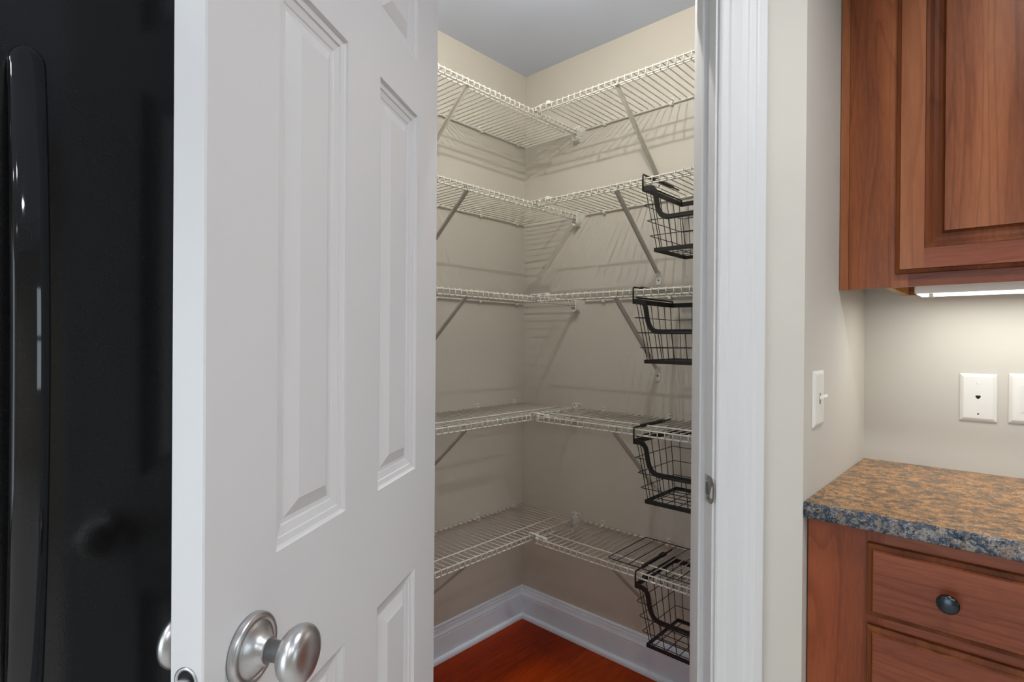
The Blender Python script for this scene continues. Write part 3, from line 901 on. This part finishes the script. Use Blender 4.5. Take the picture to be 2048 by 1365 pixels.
# door: stiles and rails with bevelled outer edge, ogee sticking, raised panel
dX0, dX1, dZ0, dZ1 = 1.4393, 1.862, 1.4085, 2.262
dr = link('cabinet_door', None, uc, Vector((dX0, YU, dZ0)) - uc.location)
SW = .0545                       # flat frame width measured from the outer edge
EDGE = [(0, .0005), (0, .0105), (.0015, .0125), (.0085, .0150), (.0095, .0190)]
OG = [(SW, .0190), (SW + .0015, .0165), (SW + .0040, .0160), (SW + .0075, .0150), (SW + .0150, .0100), (SW + .0225, .0080), (SW + .0300, .0092), (SW + .0335, .0125), (SW + .0345, .0145)]
eb = EDGE[-1][0]
mb = MB()
mb.rects([(dX0 + i, dX1 - i, dZ0 + i, dZ1 - i, d) for i, d in EDGE], False, lambda x, z, d: (x, YU - d, z))
mb.build('edge_bevel', 'groove', dr)
def flat(x0, x1, z0, z1, name, mat):
    MB().box((x0, YU - .0008, z0), (x1, YU - .0190, z1)).build(name, mat, dr)
flat(dX0 + eb, dX0 + SW, dZ0 + eb, dZ1 - eb, 'door_stile', 'cab_v2'); flat(dX1 - SW, dX1 - eb, dZ0 + eb, dZ1 - eb, 'door_stile', 'cab_v2')
flat(dX0 + SW, dX1 - SW, dZ0 + eb, dZ0 + SW, 'door_rail', 'cab_h'); flat(dX0 + SW, dX1 - SW, dZ1 - SW, dZ1 - eb, 'door_rail', 'cab_h')
mb = MB()
mb.rects([(dX0 + i, dX1 - i, dZ0 + i, dZ1 - i, d) for i, d in OG], False, lambda x, z, d: (x, YU - d, z))
mb.build('sticking', 'groove', dr)
mb = MB()
i0 = OG[-1][0]
mb.rects([(dX0 + i, dX1 - i, dZ0 + i, dZ1 - i, d) for i, d in ((i0 - .001, .006), (i0 - .0002, .0125), (i0 + .0012, .0148), (i0 + .003, .0150))], True, lambda x, z, d: (x, YU - d, z))
mb.build('raised_panel', 'cab_v2', dr)
u2 = thing('wall_cabinet', 'plain cherry wall cabinet next along the kitchen wall', 'cabinet', (2.3, -.155, ZU))
MB().box((1.8765, YU, ZU), (2.72, -.0045, ZT)).build('body', 'cab_v', u2)
for x0, x1 in ((1.90, 2.29), (2.305, 2.695)):
    slab(x0, x1, dZ0, dZ1, YU, DRW, u2, 'cabinet_door', 'cab_v2')

# under-cabinet lamp
lp = thing('under_cabinet_lamp', 'slim white lamp bar glowing under the wall cabinet', 'lamp', (1.65, -.17, ZU))
MB().box((1.4645, -.225, 1.3675), (1.845, -.120, 1.4005), .003).build('housing', 'plastic', lp)
MB().box((1.4690, -.2215, 1.3655), (1.8405, -.1235, 1.3690), .001).build('diffuser', 'strip', lp)
lamp('strip_light', 'AREA', (1.655, -.1725, 1.3645), (0, 0, 0), STRIP, (1.0, .985, .955), shape='RECTANGLE', size=.37, size_y=.10)
MB().lathe([(.0065, 0), (.0065, -.006), (.005, -.009), (0, -.0095)], (1.497, -.217, 1.3672), (0, 0, 1), 14).build('switch_button', 'plastic', lp)

# ------------------------------------------------------------------ wall plates
def plate_mesh(mk, w, h, d=.0062):
    mb = MB()
    hw, hh = w / 2, h / 2
    mb.rects([(-hw, hw, -hh, hh, .0002), (-hw, hw, -hh, hh, .0018), (-hw + .0016, hw - .0016, -hh + .0016, hh - .0016, .0034), (-hw + .0068, hw - .0068, -hh + .0068, hh - .0068, d - .0004), (-hw + .009, hw - .009, -hh + .009, hh - .009, d)], True, mk)
    return mb
def disc(mk, x, z, d, r, th, seg=14):
    mb = MB()
    ring = [(x + r * math.cos(2 * math.pi * k / seg), z + r * math.sin(2 * math.pi * k / seg)) for k in range(seg)]
    vs = [mk(a, b, d) for a, b in ring] + [mk(x + (a - x) * .8, z + (b - z) * .8, d + th) for a, b in ring]
    mb.add(vs, [tuple(range(seg, 2 * seg))] + [(i, (i + 1) % seg, seg + (i + 1) % seg, seg + i) for i in range(seg)])
    return mb
def poly(mk, pts, d0, d1):
    mb = MB(); n = len(pts)
    vs = [mk(a, b, d0) for a, b in pts] + [mk(a, b, d1) for a, b in pts]
    mb.add(vs, [tuple(range(n)), tuple(range(n, 2 * n))[::-1]] + [(i, (i + 1) % n, n + (i + 1) % n, n + i) for i in range(n)])
    return mb
# telephone plate
px, pz, py = 1.5752, 1.1085, -.0042
mk = lambda x, z, d: Vector((px + x, py - d, pz + z))
tp = thing('phone_plate', 'white wall plate with a black telephone socket in the middle', 'wall plate', (px, py, pz))
plate_mesh(mk, .0745, .123).build('plate', 'plate', tp)
poly(mk, [(-.0050, .0055), (.0050, .0055), (.0050, .0008), (.0015, -.0030), (-.0015, -.0030), (-.0050, .0008)], .0055, .0064).build('socket', 'hole', tp)
disc(mk, .0002, .0385, .0060, .0040, .0012).build('screw', 'plate', tp)
disc(mk, .0004, -.0420, .0058, .0024, .0005).build('screw_hole', 'hole', tp)
# receptacle plate
ox = 1.6335 + .0395
mk2 = lambda x, z, d: Vector((ox + x, py - d, 1.1115 + z))
op = thing('outlet_plate', 'white receptacle plate cut by the right edge, beside the phone plate', 'outlet', (ox, py, 1.1115))
plate_mesh(mk2, .079, .1245).build('plate', 'plate', op)
o_ = poly(mk2, [(-.0165, -.0335), (.0165, -.0335), (.0165, .0335), (-.0165, .0335)], .0050, .0078).build('receptacle', 'plastic', op)
for zc_ in (.0195, -.0195):
    for xx, hh_ in ((-.0063, .0048), (.0063, .0038)):
        poly(mk2, [(xx - .0010, zc_ - hh_), (xx + .0010, zc_ - hh_), (xx + .0010, zc_ + hh_), (xx - .0010, zc_ + hh_)], .0072, .0081).build('slot', 'hole', o_)
    disc(mk2, 0, zc_ - .0095, .0076, .0022, .0004).build('slot', 'hole', o_)
# toggle switch on the return wall
sy, sz = -.5060, 1.1235
mk3 = lambda x, z, d: Vector((XS + d, sy - x, sz + z))
sw = thing('light_switch', 'white toggle light switch on the narrow wall beside the counter', 'light switch', (XS, sy, sz))
plate_mesh(mk3, .0800, .1240).build('plate', 'plate', sw)
poly(mk3, [(-.0052, -.0120), (.0052, -.0120), (.0052, .0120), (-.0052, .0120)], .0055, .0066).build('toggle_slot', 'screw', sw)
tg = MB()
P0 = [(-.0042, -.0030, .004), (.0042, -.0030, .004), (.0042, .0055, .004), (-.0042, .0055, .004)]
P1 = [(-.0034, .0060, .0215), (.0034, .0060, .0215), (.0034, .0110, .0205), (-.0034, .0110, .0205)]
tg.add([mk3(*p) for p in P0 + P1], [(0, 3, 2, 1), (4, 5, 6, 7), (0, 1, 5, 4), (1, 2, 6, 5), (2, 3, 7, 6), (3, 0, 4, 7)])
tg.build('toggle', 'plate', sw)
for z in (.0305, -.0305):
    disc(mk3, 0, z, .0058, .0030, .0010).build('screw', 'plate', sw)
